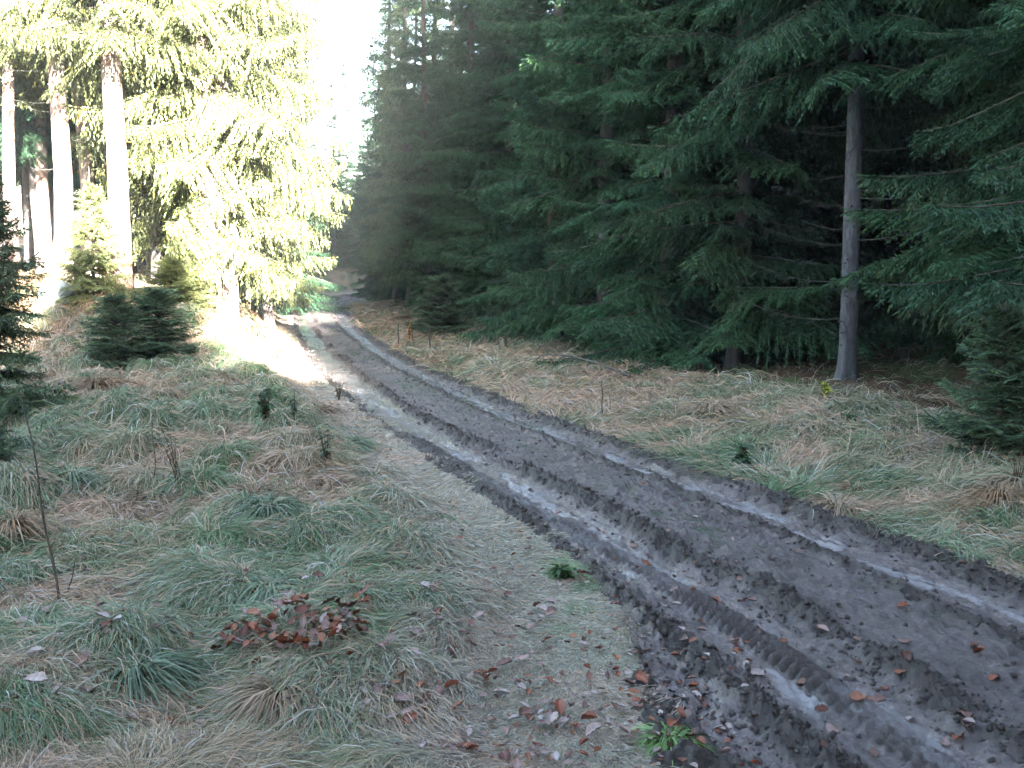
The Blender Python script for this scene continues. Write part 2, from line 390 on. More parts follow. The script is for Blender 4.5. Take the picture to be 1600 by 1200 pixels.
# ------------------------------------------------------------------ grass
def grass_blades():
    N_ = 620000
    px = rng.uniform(-350, 1950, N_); D = np.exp(rng.uniform(math.log(2.6), math.log(48), N_))
    x = (px-800)/FPX*D; y = D; u = roadu(x, y)
    dens = np.maximum(smooth(edgeL(y)-.14, edgeL(y)+.14, -u+.5*(fbm(x*3, y*3, 2, 3)-.5)), smooth(1.16, 1.45, u+.5*(fbm(x*3, y*3, 2, 3)-.5)))
    dens *= 1-.93*smooth(3.9, 5.4, u+1.2*(fbm(x*.8, y*.8, 2)-.5))
    dens *= 1-.8*smooth(6.5, 9.5, -u+(fbm(x*.8, y*.8, 2)-.5))
    mid = .33*smooth(.55, .1, np.abs(u-.2))*smooth(.47, .57, fbm(x*1.5, y*1.5, 6, 3)+.05*smooth(8, 16, y))+.10*smooth(.5, .2, np.abs(u-.2))*smooth(9, 14, y)
    keep = rng.random(N_) < np.maximum(dens, mid)
    x, y, u, D = x[keep], y[keep], u[keep], D[keep]; n = len(x)
    onroad = (u > -edgeL(y)+.16) & (u < 1.1)
    e = .04
    gx = (hum(x+e, y, u)-hum(x-e, y, u))/(2*e); gy = (hum(x, y+e, u)-hum(x, y-e, u))/(2*e)
    ang = 2*pi*2.2*fbm(x*.55, y*.55, 4, 3)
    dx = -gx*2.6+.55*np.cos(ang); dy = -gy*2.6+.55*np.sin(ang)-.12
    a = np.arctan2(dy, dx)+rng.normal(0, .46, n)
    verge = smooth(1.05, .55, -u-edgeL(y)+.4*(fbm(x*1.5, y*1.5, 1, 2)-.5))*(u < 0)
    L = rng.gamma(6, .04, n)*(.62+.38*smooth(4.5, 9, y))*(1-.74*verge)*(1-.62*onroad)*(1+.25*(u > 0)*smooth(14, 20, y))
    stand = (rng.random(n) < np.where(u > 0, .16, .05))
    wd = np.maximum(.0022, .00065*D)*rng.uniform(.6, 1.6, n)
    lift = np.where(stand, .75, rng.uniform(.10, .34, n))*(1-.5*verge)
    K = 5; ts = np.linspace(0, 1, K)
    P = np.zeros((K, n, 3))
    bend = rng.normal(0, .35, n)
    zr = base_h(x, y, u)+hum(x, y, u)
    for k, t in enumerate(ts):
        aa = a+bend*t; reach = L*(t*np.sqrt(1-np.minimum(lift, .8)**2))
        X = x+np.cos(aa)*reach; Y = y+np.sin(aa)*reach
        uu = roadu(X, Y); zz = base_h(X, Y, uu)+hum(X, Y, uu)
        arch = np.where(stand, L*lift*(t-.35*t*t), L*lift*4*(t*(1-t)*.7+.06*t))
        P[k, :, 0] = X; P[k, :, 1] = Y; P[k, :, 2] = zz*t+zr*(1-t)+(zz-zr)*0+arch+.004-.012*(k == 0)
        rd = onroad | ((uu > -edgeL(Y)+.0) & (uu < 1.3))
        P[k, :, 2] = np.where(rd, np.maximum(P[k, :, 2]-.0, base_h(X, Y, uu)+.02*t), P[k, :, 2])
    sx = -np.sin(a); sy = np.cos(a); tilt = rng.normal(0, .7, n)
    side = np.stack([sx*np.cos(tilt), sy*np.cos(tilt), np.sin(tilt)], -1)
    wk = np.array([.8, 1, .9, .6, .12])
    V = np.zeros((n, K, 2, 3))
    for k in range(K):
        V[:, k, 0] = P[k]-side*(wd*wk[k]/2)[:, None]; V[:, k, 1] = P[k]+side*(wd*wk[k]/2)[:, None]
    b = (np.arange(n)*K*2)[:, None, None]; kk = np.arange(K-1)[None, :, None]*2
    Q = (b+kk+np.array([0, 1, 3, 2])[None, None, :]).reshape(-1, 4)
    col = grass_colour(x, y, u)*rng.uniform(.65, 1.4, n)[:, None]
    r = rng.random(n); st = (r < .22)[:, None]; col = np.where(st, STRAW*rng.uniform(.7, 1.35, n)[:, None], col)
    fr = (r > .93)[:, None]; col = np.where(fr, np.array([.4, .4, .38]), col)
    og = onroad[:, None]; col = np.where(og, GREEN*.8, col)
    rgn = (smooth(20, 24, y)*(u < -1.3)*smooth(-.1, .1, fbm(x*.5, y*.5, 3, 3)-.42))[:, None]
    col = col*(1-.6*rgn)+np.array([.38, .2, .1])*.6*rgn
    C = np.repeat(col, K*2, axis=0)
    me = mk('grass', V.reshape(-1, 3), Q, mats=[M_grass], col=C)
    return tag(link('grass', me), 'long matted frosted grass and straw on both verges of the track', 'grass', kind='stuff')
grass_blades()

# ------------------------------------------------------------------ spruce building
def diamonds(P, Dr, L, W, roll, droop=0.):
    """n rhombus twiglets from P along Dr, length L, width W"""
    Dr = Dr/(np.linalg.norm(Dr, axis=1)[:, None]+1e-9)
    up = np.array([0, 0, 1.]); sd = np.cross(Dr, up); sd /= np.linalg.norm(sd, axis=1)[:, None]+1e-6
    nn = np.cross(sd, Dr); s = sd*np.cos(roll)[:, None]+nn*np.sin(roll)[:, None]
    mid = P+Dr*(L*.45)[:, None]; tip = P+Dr*L[:, None]; tip[:, 2] -= droop*L
    V = np.stack([P, mid-s*(W/2)[:, None], tip, mid+s*(W/2)[:, None]], 1)
    return V
def branch(L, r, fine=1.0, hang=.5, sag=.25, tipup=.16, bare=.09):
    """one spruce bough along +X: V (n,4,3) twiglets, colour (n,), axis points"""
    step = .075/fine; nt_ = max(6, int(L*(1-bare)/step)); t = bare+(1-bare)*(np.arange(nt_)+r.random(nt_)*.6)/nt_
    def ax(t):
        return np.stack([L*t*(1-.06*t), .04*L*np.sin(t*3+ph), L*(.10*t-sag*t**2+tipup*t**3.5)], -1)
    ph = r.random()*6; Vs = []; Cs = []
    for sgn in (-1, 1):
        tt = np.clip(t+r.normal(0, .01, nt_), 0, .995); A = ax(tt)
        l2 = (L*.34*(1-tt)**.75*(.55+.75*smooth(0, .35, tt))+.07)*r.uniform(.65, 1.25, nt_)
        an = radians(58)-tt*radians(18)+r.normal(0, .14, nt_)
        dirs = np.stack([np.cos(an), sgn*np.sin(an), np.full(nt_, -.16)-hang*.55*r.random(nt_)], -1)
        dirs /= np.linalg.norm(dirs, axis=1)[:, None]
        m = np.maximum(2, (l2/(.060/fine)).astype(int))
        for i in range(nt_):
            k = m[i]; v = (np.arange(k)+.5)/k
            pts = A[i]+dirs[i]*(l2[i]*v)[:, None]; pts[:, 2] -= hang*.55*l2[i]*v**2
            # the side shoot itself, in pieces
            dd = np.repeat(dirs[i][None], k, 0); dd[:, 2] -= hang*1.1*v
            ll = np.full(k, l2[i]/k*1.7); ww = np.full(k, .020/fine)
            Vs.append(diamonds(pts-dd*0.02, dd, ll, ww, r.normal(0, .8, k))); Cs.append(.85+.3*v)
            for s2 in (-1, 1):
                tl = (.05+.085*(1-v))*r.uniform(.6, 1.5, k)/fine**.6
                ca, sa = cos(.8), sin(.8)*s2
                d3 = np.stack([np.full(k, dirs[i][0]*ca-dirs[i][1]*sa), np.full(k, dirs[i][0]*sa+dirs[i][1]*ca), np.full(k, dirs[i][2]+.05-hang*r.random()*1.3)], -1)
                Vs.append(diamonds(pts, d3, tl, np.full(k, .0155/fine), r.normal(0, .8, k), .12)); Cs.append(np.full(k, .8)+.35*v*r.random(k))
            if hang > .28:
                d4 = np.stack([dirs[i][0]*.3+r.normal(0, .1, k), dirs[i][1]*.3+r.normal(0, .1, k), np.full(k, -1.)], -1)
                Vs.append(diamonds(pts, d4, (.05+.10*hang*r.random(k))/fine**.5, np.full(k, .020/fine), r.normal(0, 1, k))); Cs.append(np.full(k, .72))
    ka = int(L/.035*fine); ta = np.sort(r.uniform(bare, 1, ka)); aa = r.uniform(-1.3, 1.3, ka)
    Vs.append(diamonds(ax(ta)+np.array([0, 0, .006]), np.stack([np.cos(aa), np.sin(aa), r.uniform(.05, .7, ka)], -1), r.uniform(.05, .11, ka)/fine**.5, np.full(ka, .017/fine), r.normal(0, .8, ka))); Cs.append(np.full(ka, .95))
    # leader tip
    k = 8; tt = np.linspace(.7, 1, k); A = ax(tt); dd = np.gradient(A, axis=0)
    Vs.append(diamonds(A, dd, np.full(k, .12), np.full(k, .028), r.normal(0, .8, k))); Cs.append(np.full(k, 1.2))
    return np.concatenate(Vs), np.concatenate(Cs), ax(np.linspace(0, .96, 6))
_lib = {}
def lib(L, fine, hang):
    key = (L, fine, hang)
    if key not in _lib:
        rr = np.random.default_rng(int(L*100+fine*1000+hang*77))
        _lib[key] = [branch(L, rr, fine, hang, sag=.18+.22*rr.random(), tipup=.10+.14*rr.random()) for _ in range(3)]
    return _lib[key]
SIZES = np.array([.35, .6, .95, 1.4, 1.9, 2.4, 3.0])
NG = np.array([.062, .105, .062])
def crown(name, H, z0, rad, seed, fine=1.0, fine_to=9., hang=.5, step=.27, per=6, tilt0=-.12, tone=NG, prof=.75, gap=.12, trunk_r=.15, mats=None, maxr_at=None):
    """whole crown as one mesh: H height, z0 lowest boughs, rad bough length at the bottom"""
    r = np.random.default_rng(seed); Vt = []; Ct = []; G = Geo(); z = z0; k = 0
    while z < H-.25:
        f = (z-z0)/(H-z0); R = rad*(1-f)**prof
        if maxr_at: R *= .55+.45*smooth(0, maxr_at, z-z0)
        high = z > fine_to; st = step*(1.9 if high else 1)*(.7+.6*min(1, R/1.2)); np_ = per
        a0 = r.random()*2*pi
        for j in range(np_+4):
            if r.random() < gap: continue
            az = a0+j*2*pi/np_+r.normal(0, .28); L = max(.22, R*r.uniform(.5, 1.22))
            i = np.abs(SIZES-L).argmin(); fn = fine if not high else fine*.45
            Vb, Cb, Ax = lib(SIZES[i], fn, hang)[r.integers(3)]; sc = L/SIZES[i]
            tl = tilt0+.62*f**1.5+r.normal(0, .10)
            ct, st_ = cos(tl), sin(tl); ca, sa = cos(az), sin(az); ro = r.normal(0, .18); cr, sr = cos(ro), sin(ro)
            if j >= np_: L *= .5
            M = np.array([[ca, -sa, 0], [sa, ca, 0], [0, 0, 1.]])@np.array([[ct, 0, -st_], [0, 1, 0], [st_, 0, ct]])@np.array([[1, 0, 0], [0, cr, -sr], [0, sr, cr]])
            if r.random() < .5: M = M@np.diag([1, -1, 1])
            off = np.array([0, 0, z+r.uniform(-.5, .5)*st])
            Vt.append((Vb*sc)@M.T+off); Ct.append(Cb*r.uniform(.62, 1.38))
            if not high:
                q = (Ax*sc)@M.T+off; tv, tq = tube(q, np.linspace(.012+.006*L, .004, len(q)), 3); G.add(tv, tq, (.13, .09, .07), 1)
        z += st*r.uniform(.8, 1.2); k += 1
    V = np.concatenate(Vt); C = np.concatenate(Ct); n = len(V)
    col = np.repeat(C, 4)[:, None]*tone*np.random.default_rng(seed+1).uniform(.75, 1.3, (n, 1)).repeat(4, 0)
    yel = np.random.default_rng(seed+2).random(n) < .06; col[np.repeat(yel, 4)] *= np.array([1.7, 1.15, .6])
    tipm = np.tile([0, .5, 1.0, .5], n)[:, None]; col = col*(1+.5*tipm)
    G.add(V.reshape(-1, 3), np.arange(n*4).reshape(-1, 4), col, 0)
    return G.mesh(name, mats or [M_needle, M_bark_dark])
def trunk_mesh(name, H, r0, seed, flare=.6, bend=.12, m=None, knots=0, top=None):
    r = np.random.default_rng(seed); zs = np.concatenate([np.linspace(-.25, 1.2, 14), np.arange(1.4, min(H, 14), .3), np.linspace(min(H, 14)+.3, H, 6)]) if H > 4 else np.linspace(-.1, H, 10)
    n = 22; an = np.linspace(0, 2*pi, n, endpoint=False); ph = r.random(4)*6
    V = []
    for z_ in zs:
        f = np.clip(z_/H, 0, 1); R = r0*(1-f)**.85+.012
        fl = flare*math.exp(-max(z_+.1, 0)/.28)
        rad = R*(1+fl*(.55+.45*np.cos(an*5+ph[0])+.2*np.cos(an*3+ph[1])))*(1+.03*np.cos(3*an+z_*2+ph[2])+.02*r.normal(0, 1, n))
        cx = bend*math.sin(z_*.35+ph[3])*min(z_/3, 1); cy = bend*.7*math.cos(z_*.28+ph[1])*min(z_/3, 1)-0
        V.append(np.stack([cx+rad*np.cos(an), cy+rad*np.sin(an), np.full(n, z_)], -1))
    V = np.concatenate(V); k = len(zs); I = np.arange(k*n).reshape(k, n); J = np.roll(I, -1, 1)
    Q = np.stack([I[:-1], J[:-1], J[1:], I[1:]], -1).reshape(-1, 4)
    G = Geo(); G.add(V, Q)
    for _ in range(knots):
        z_ = r.uniform(.5, 9); a_ = r.uniform(0, 2*pi); R = r0*(1-z_/H)**.85; d = np.array([cos(a_), sin(a_), -.2])
        p = np.array([bend*math.sin(z_*.35+ph[3])*min(z_/3, 1), bend*.7*math.cos(z_*.28+ph[1])*min(z_/3, 1), z_])+d*R*.8
        tv, tq = tube([p, p+d*.03, p+d*r.uniform(.05, .09)], [.026, .017, .010], 6); G.add(tv, tq, (1, 1, 1), 1)
    return G.mesh(name, [m or M_bark, M_bark_dark], True)
def dead_bough(L, seed):
    r = np.random.default_rng(seed); t = np.linspace(0, 1, 8)
    P = np.stack([L*t, .06*L*np.sin(t*4+seed), L*(-.22*t+.30*t**2)], -1)
    G = Geo(); v, q = tube(P, np.linspace(.0075, .002, 8), 5); G.add(v, q)
    for i in range(int(L*16)):
        tt = r.uniform(.2, 1); p = np.array([np.interp(tt, t, P[:, j]) for j in range(3)]); sg = r.choice([-1, 1])
        l = r.uniform(.08, .3)*(1.2-tt); d = np.array([.7, sg*.8, r.uniform(-.5, .25)])
        v, q = tube([p, p+d*l*.5, p+d*l+np.array([0, 0, -.1*l])], [.0035, .0025, .0015], 3); G.add(v, q)
    return G.mesh('dead_branch', [M_dead])

CR = {}
SH = NG*np.array([.36, .60, .50]); LT = NG*np.array([1.85, 1.28, .95])  # needle tones with the shade and the sunlight put into the colour
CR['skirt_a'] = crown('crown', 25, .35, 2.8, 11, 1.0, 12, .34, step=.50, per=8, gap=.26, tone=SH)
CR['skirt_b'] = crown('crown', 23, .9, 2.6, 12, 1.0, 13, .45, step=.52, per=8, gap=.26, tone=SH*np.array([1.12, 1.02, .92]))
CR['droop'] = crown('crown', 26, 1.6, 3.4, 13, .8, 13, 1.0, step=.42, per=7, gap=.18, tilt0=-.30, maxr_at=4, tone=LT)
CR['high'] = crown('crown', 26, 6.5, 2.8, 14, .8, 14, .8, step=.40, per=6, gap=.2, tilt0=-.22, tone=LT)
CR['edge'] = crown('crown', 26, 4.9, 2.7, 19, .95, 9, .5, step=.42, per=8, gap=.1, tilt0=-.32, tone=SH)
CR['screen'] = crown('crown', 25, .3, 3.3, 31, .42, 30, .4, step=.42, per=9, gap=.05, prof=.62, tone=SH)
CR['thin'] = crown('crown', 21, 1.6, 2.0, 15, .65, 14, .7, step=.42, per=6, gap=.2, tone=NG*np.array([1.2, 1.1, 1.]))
CR['young_lit'] = crown('crown', 4.2, .1, 1.6, 26, 1.0, 9, .45, step=.22, per=8, tilt0=.0, tone=LT*1.1)  # needles coloured brighter for a sunlit look
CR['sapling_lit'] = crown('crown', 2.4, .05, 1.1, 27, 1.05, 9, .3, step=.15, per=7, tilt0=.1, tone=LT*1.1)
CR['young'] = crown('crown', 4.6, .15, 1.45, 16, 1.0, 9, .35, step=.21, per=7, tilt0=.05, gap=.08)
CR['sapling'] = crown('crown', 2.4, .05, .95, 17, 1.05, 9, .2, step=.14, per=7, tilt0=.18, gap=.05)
TR = {}
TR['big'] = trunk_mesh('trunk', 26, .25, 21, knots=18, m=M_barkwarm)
TR['grey'] = trunk_mesh('trunk', 25, .14, 28, .85, .10, m=M_bark_grey, knots=60)
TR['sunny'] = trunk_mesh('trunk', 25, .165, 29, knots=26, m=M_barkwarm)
TR['mid'] = trunk_mesh('trunk', 25, .165, 22, knots=26)
TR['thin'] = trunk_mesh('trunk', 22, .11, 23, .5, knots=14)
TR['young'] = trunk_mesh('trunk', 4.3, .05, 24, .3, .02, m=M_bark_dark)
TR['sapling'] = trunk_mesh('trunk', 2.2, .03, 25, .2, .01, m=M_bark_dark)
DEAD = [dead_bough(L, 40+i) for i, L in enumerate((.6, .9, 1.3, 1.6))]
def tree(px, D, cr, tr, label, rz=None, sc=1.0, cat='spruce tree', group=None, name='spruce_tree', tsc=1.0, dead=0, lean=0, xy=None, warm=False, dlo=.8, dhi=7, cdz=0):
    x_, y_ = xy if xy else at(px, D)
    rz = rng.uniform(0, 6.28) if rz is None else rz
    o = empty(name, (x_, y_, gz(x_, y_)-.03), rz, sc, label=label, cat=cat, group=group)
    if tr:
        t = link('trunk', TR[tr], o); t.scale = (tsc, tsc, 1)
    if cr:
        k = link('crown', CR[cr], o); k.location.z = cdz
    if dead:
        rr = random.Random(int(abs(px)*7+D*13)); H = 25
        for i in range(dead):
            z_ = dlo+(dhi-dlo)*(i+rr.random())/dead; b = link('dead_branch', DEAD[rr.randrange(4)], o)
            b.rotation_euler = (rr.uniform(-.2, .2), rr.uniform(-.15, .15), rr.uniform(0, 6.28)); b.location.z = z_
            sc_ = rr.uniform(.8, 1.25); b.scale = (sc_, sc_, sc_)
    return o

# ---- the left stand, in the sun
tree(345, 26, 'droop', None, sc=1.1, label='huge drooping spruce on the sunlit bank, its boughs hanging out towards the track', rz=.4, name='spruce_tree')
bpy.context.view_layer.update()
_o = [o for o in COL.objects if o.name.startswith('spruce_tree')][0]
for dx_, s_ in ((-.22, .95), (.24, .8)):
    t_ = link('trunk', TR['sunny'], _o); t_.location = (dx_, dx_*.5, 0); t_.scale = (1.3*s_, 1.3*s_, 1)
tree(192, 24.5, 'high', 'big', 'thick bare spruce trunk glaring in the sun behind the two shaded young spruces', rz=2.0, cdz=-.6)
tree(103, 26, 'high', 'big', 'thick sunlit spruce trunk with pale snapped branches left of the brightest trunk', rz=1.1, tsc=.93, dead=6, dlo=3, dhi=6)
tree(143, 31, 'high', 'sunny', 'brown trunk half in sun seen between the two thick glaring trunks', rz=.3, tsc=1.35)
tree(28, 30, 'high', 'sunny', 'slim spruce trunk dappled with sun, leftmost lit trunk', rz=3.3, tsc=1.1)
tree(52, 36, 'high', 'mid', 'dark spruce trunk deep in the wood right of the leftmost lit trunk', rz=4.4, tsc=1.1)
tree(80, 33, 'high', 'sunny', 'reddish shaded trunk just left of the thick trunk with snapped branches', rz=5.1, tsc=1.15)
tree(250, 31, 'droop', 'mid', 'sunlit spruce filling the space behind the brightest trunk', rz=1.7)
tree(420, 33, 'droop', 'mid', 'sunlit spruce behind the huge drooping one, nearest the track', rz=.9)
tree(330, 38, 'droop', 'mid', 'tall spruce far behind the huge drooping one on the bank', rz=2.9)
tree(440, 44, 'skirt_a', 'mid', 'sunlit spruce where the track begins to bend, left side', rz=2.2)
tree(150, 23.8, 'young_lit', 'young', 'yellow green young spruce between the two thick sunlit trunks', rz=.2, sc=.72, name='young_spruce', cat='young spruce')
tree(270, 24.0, 'sapling_lit', 'sapling', 'low sunlit spruce sapling right of the brightest trunk', rz=.9, sc=(.95, .95, .52), name='young_spruce', cat='young spruce')
tree(310, 25.0, 'sapling_lit', 'sapling', 'small sunlit spruce sapling beside the twin trunks', rz=1.9, sc=.6, name='young_spruce', cat='young spruce')
tree(182, 19.0, 'sapling', 'sapling', 'dark green young spruce bush on the grass, left one of the pair', rz=.5, sc=(.92, .92, .68), name='young_spruce', cat='young spruce')
tree(245, 19.4, 'sapling', 'sapling', 'dark green young spruce bush on the grass, right one of the pair', rz=3.5, sc=(1.0, 1.0, .64), name='young_spruce', cat='young spruce')
tree(-25, 11.5, 'young', 'young', 'shaded young spruce at the left edge with flat dark boughs', rz=1.2, sc=.70, name='young_spruce', cat='young spruce')
tree(-35, 8.0, 'sapling', 'sapling', 'low dark spruce sapling at the left edge beneath the taller one', rz=2.2, sc=.38, name='young_spruce', cat='young spruce')
# deep wood on the left
kk = 0
rd = random.Random(5)
for i in range(46):
    D_ = rd.uniform(33, 75); px_ = rd.uniform(-350, 415 if D_ < 50 else 440); x_, y_ = at(px_, D_)
    if float(roadu(np.array([x_]), np.array([y_]))[0]) > -4.5: continue
    tree(px_, D_, rd.choice(['edge', 'edge', 'thin']), 'mid', 'slim dark trunk deep in the left wood', group='trunks deep in the left wood', sc=rd.uniform(.85, 1.05))
# ---- the far end of the track
for px_, D_, cr_, sc_, lb in ((545, 82, 'skirt_a', .60, 'lone bluish spruce standing at the end of the gap above the track'),
                          (500, 74, 'skirt_b', .52, 'dark spruce on the far outer side of the bend, left'),
                          (470, 66, 'skirt_a', .45, 'dark spruce behind the sunlit bough tips at the bend'),
                          (525, 92, 'skirt_b', .58, 'hazy spruce left of the lone bluish one'),
                          (572, 86, 'skirt_b', .50, 'hazy spruce right of the lone bluish one'),
                          (600, 70, 'skirt_a', .55, 'hazy dark spruce where the track disappears to the right'),
                          (560, 72, 'young', 1.3, 'low dark spruce on the outside of the bend'),
                          (440, 60, 'skirt_a', .5, 'shaded spruce on the far bank left of the bend'),
                          (520, 68, 'young', 1.2, 'low dark spruce straight ahead where the track bends')):
    tree(px_, D_, cr_, 'mid' if cr_ != 'young' else 'young', lb, sc=sc_)
for i in range(16):
    px_ = 425+i*14.5+rd.uniform(-5, 5); D_ = rd.uniform(94, 118)
    tree(px_, D_, rd.choice(['skirt_a', 'skirt_b']), 'mid', 'distant spruce fading in the haze beyond the bend', group='distant spruces beyond the bend', sc=rd.uniform(.38, .52))
for x_, y_, cr_, sc_, lb in ((-15, 57, 'skirt_a', .42, 'shaded spruce outside the bend at its left end'), (-13, 60.5, 'young', 1.7, 'low bushy spruce outside the bend, left of the middle'),
                             (-11.2, 64, 'skirt_b', .5, 'taller shaded spruce outside the bend'), (-8.2, 66.5, 'young', 1.9, 'low dense spruce closing the view above the bend'),
                             (-5.2, 69.5, 'skirt_a', .5, 'dark spruce outside the bend where the track turns right'), (-16.5, 62, 'skirt_b', .6, 'dark spruce behind the sunlit bough tips, beyond the bend'),
                             (-13.5, 67, 'skirt_a', .55, 'second dark spruce beyond the outside of the bend'), (-1.5, 71, 'young', 1.9, 'low dark spruce at the right end of the bend'),
                             (-10, 70.5, 'skirt_b', .62, 'tallest shaded spruce beyond the bend'), (-18.5, 55, 'young', 1.8, 'low spruce beyond the left bank before the bend')):
    tree(0, 0, cr_, 'mid' if cr_ != 'young' else 'young', lb, xy=(x_, y_), sc=sc_)
# ---- the right stand, in the shade
for px_, D_, cr_, sc_, lb in ((590, 58, 'skirt_a', .60, 'hazy spruce leaning over the inner side of the bend'),
                              (607, 52, 'skirt_b', .56, 'blue green spruce rising beside the sky gap, inner side of the bend'),
                              (628, 50, 'skirt_a', .60, 'dense lower spruce in front of the thin see-through one'),
                              (652, 47, 'skirt_b', .72, 'dense spruce left of the reddish stemmed slender one'),
                              (682, 50, 'skirt_a', .9, 'full spruce rising behind the round young spruce'),
                              (722, 46, 'skirt_a', .95, 'full tall spruce behind the gap between the young spruces'),
                              (765, 42, 'skirt_a', .95, 'full dark spruce left of and behind the cone shaped young one'),
                              (770, 34, 'skirt_b', .55, 'middle height spruce left of the tall skirted one at mid meadow'),
                              (840, 38, 'skirt_a', 1.0, 'tall dark spruce in the second row behind the cone shaped young one'),
                              (905, 30, 'skirt_a', 1.0, 'dark spruce in the second row right of the tall skirted one'),
                              (985, 26, 'skirt_a', 1.0, 'dark spruce in the second row behind the fallen branch'),
                              (1095, 22.5, 'skirt_a', 1.0, 'dark spruce in the second row behind the large layered one'),
                              (1215, 22, 'skirt_b', 1.0, 'very dark spruce in the second row left of the lone grey trunk'),
                              (1390, 24, 'skirt_a', 1.0, 'very dark spruce behind the gap between the two grey trunks'),
                              (1540, 19, 'skirt_b', 1.0, 'dark spruce behind the right edge boughs')):
    tree(px_, D_, cr_, 'mid', lb, sc=sc_)
tree(618, 48, 'thin', 'thin', 'thin see-through spruce at the left tip of the right stand', rz=.5, sc=1.05)
tree(640, 43, 'thin', 'thin', 'thin spruce with a bright sunlit stem near the sky gap', rz=1.5, sc=1.0)
tree(668, 39, 'skirt_b', 'mid', 'hazy spruce behind the round young spruce by the meadow', rz=2.5, sc=.80)
tree(705, 44, 'thin', 'thin', 'tall slender spruce with reddish stem behind the round young spruce', rz=3.1, sc=1.15)
tree(742, 35, 'skirt_b', 'mid', 'blue green spruce above the gap between the two young meadow edge spruces', rz=3.5, sc=.9)
tree(800, 32, 'skirt_b', 'mid', 'blue green spruce behind the taller young spruce at the meadow edge', rz=4.5, sc=.95)
tree(870, 27, 'skirt_a', 'mid', 'tall spruce skirted to the ground at the middle of the meadow edge', rz=5.5, sc=.95)
tree(945, 23, 'skirt_b', 'mid', 'dark spruce whose boughs hang above the fallen branch', rz=.8, sc=1.0)
tree(1040, 19.5, 'skirt_a', 'mid', 'large dark spruce with layered boughs left of the bare grey trunk', rz=1.8, sc=1.0)
tree(1150, 18.0, 'skirt_b', 'mid', 'dark spruce close on the left of the bare grey trunk', rz=2.7, sc=1.0)
tree(1325, 15.2, 'edge', 'grey', 'straight grey spruce trunk with thin dead branches, lone at the wood edge', rz=3.8, tsc=.86, dead=44, dlo=.7, dhi=6.2)
tree(1473, 21, 'edge', 'thin', 'slimmer grey trunk standing deeper in the shade right of the lone grey trunk', rz=4.8, dead=8)
tree(1640, 12.5, 'skirt_b', 'mid', 'large dark spruce on the right edge reaching boughs over the grey trunk side', rz=.3, sc=.95, cdz=1.1)
tree(1720, 10.5, 'skirt_a', 'mid', 'dark spruce cut by the right edge of the view', rz=1.3, sc=.9, cdz=1.6)
tree(1570, 8.9, 'sapling', 'sapling', 'low spreading young spruce on the right edge, lowest foliage there', rz=2.3, sc=.62, name='young_spruce', cat='young spruce')
tree(1640, 9.6, 'young', 'young', 'dark young spruce behind the low spreading one at the right edge', rz=.3, sc=.5, name='young_spruce', cat='young spruce')
tree(693, 30.5, 'sapling', 'sapling', 'round topped young spruce standing in the meadow edge', rz=.7, sc=(1.25, 1.25, .85), name='young_spruce', cat='young spruce')
tree(808, 28, 'young', 'young', 'taller cone shaped young spruce right of the round topped one', rz=1.7, sc=(.78, .78, .62), name='young_spruce', cat='young spruce')
_pl = []
for i in range(900):
    D_ = rd.uniform(11, 92); px_ = rd.uniform(600, 2300 if D_ < 40 else 1700)
    x_, y_ = at(px_, D_); u_ = float(roadu(np.array([x_]), np.array([y_]))[0])
    if (D_ < 20 and px_ < 1560) or not (u_ > 7.2 or (u_ < -6 and y_ > 72)) or any((x_-a)**2+(y_-b)**2 < 9.5 for a, b in _pl) or len(_pl) > 95: continue
    _pl.append((x_, y_))
    tree(px_, D_, rd.choice(['skirt_a', 'skirt_b', 'high', 'thin']), 'mid', 'shadowy spruce deep inside the dark right wood', group='spruces inside the dark right wood', sc=rd.uniform(.85, 1.05))
# ---- unseen spruces added around and behind the viewpoint to shade the foreground
rg = random.Random(12)
def rearguard(x0, x1, y0, y1, step, lb, s0, s1, cmin=-99):
    """rows of spruces added for shade between x0..x1 and y0..y1, kept out of the view, off the track and clear of the sun's lane"""
    for i in range(int((x1-x0)/step)+1):
        for j in range(int((y1-y0)/step)+1):
            x_ = x0+i*step+rg.uniform(-.2, .2)*step; y_ = y0+(j+.5*(i % 2))*step+rg.uniform(-.2, .2)*step
            if x_+.364*y_ < cmin: continue
            if y_ > -3 and abs(x_) < y_*.62+3.6: continue
            if y_ > -12 and abs(float(roadu(np.array([x_]), np.array([y_]))[0])) < 3.4: continue
            tree(0, 0, 'screen', 'mid', lb, group='unseen spruces added for shade', xy=(x_, y_), sc=rg.uniform(s0, s1), rz=rg.uniform(0, 6.28), name='shade_spruce')
RT = 'unseen spruce added for shade behind the viewpoint on the right'
rearguard(8, 31, -30, 16, 4.1, RT, 1.0, 1.12, 8.5)
rearguard(-26, 8.6, -31, -27, 2.7, 'unseen spruce added for shade behind the viewpoint', .88, .92)
rearguard(8.8, 10.4, -29, -26.5, 1.2, 'unseen spruce added for shade straight behind the viewpoint', .76, .79)
rearguard(10.6, 14.6, -29, -26.5, 1.3, 'unseen spruce added for shade straight behind the viewpoint', .60, .62)
rearguard(15.3, 18.4, -29, -26.5, 1.4, 'unseen spruce added for shade straight behind the viewpoint', .86, .89)
rearguard(-22, 8.2, -22, -20.3, 1.65, 'lower unseen spruce added for shade straight behind the viewpoint', .57, .61)
rearguard(8.8, 12.6, -22, -20.3, 1.4, 'lower unseen spruce added for shade straight behind the viewpoint', .50, .52)
rearguard(13.2, 17, -22, -20.3, 1.65, 'lower unseen spruce added for shade straight behind the viewpoint', .57, .61)
rearguard(-24, -11, -14, 9, 6.5, 'unseen spruce added for shade left of the viewpoint', .40, .5)

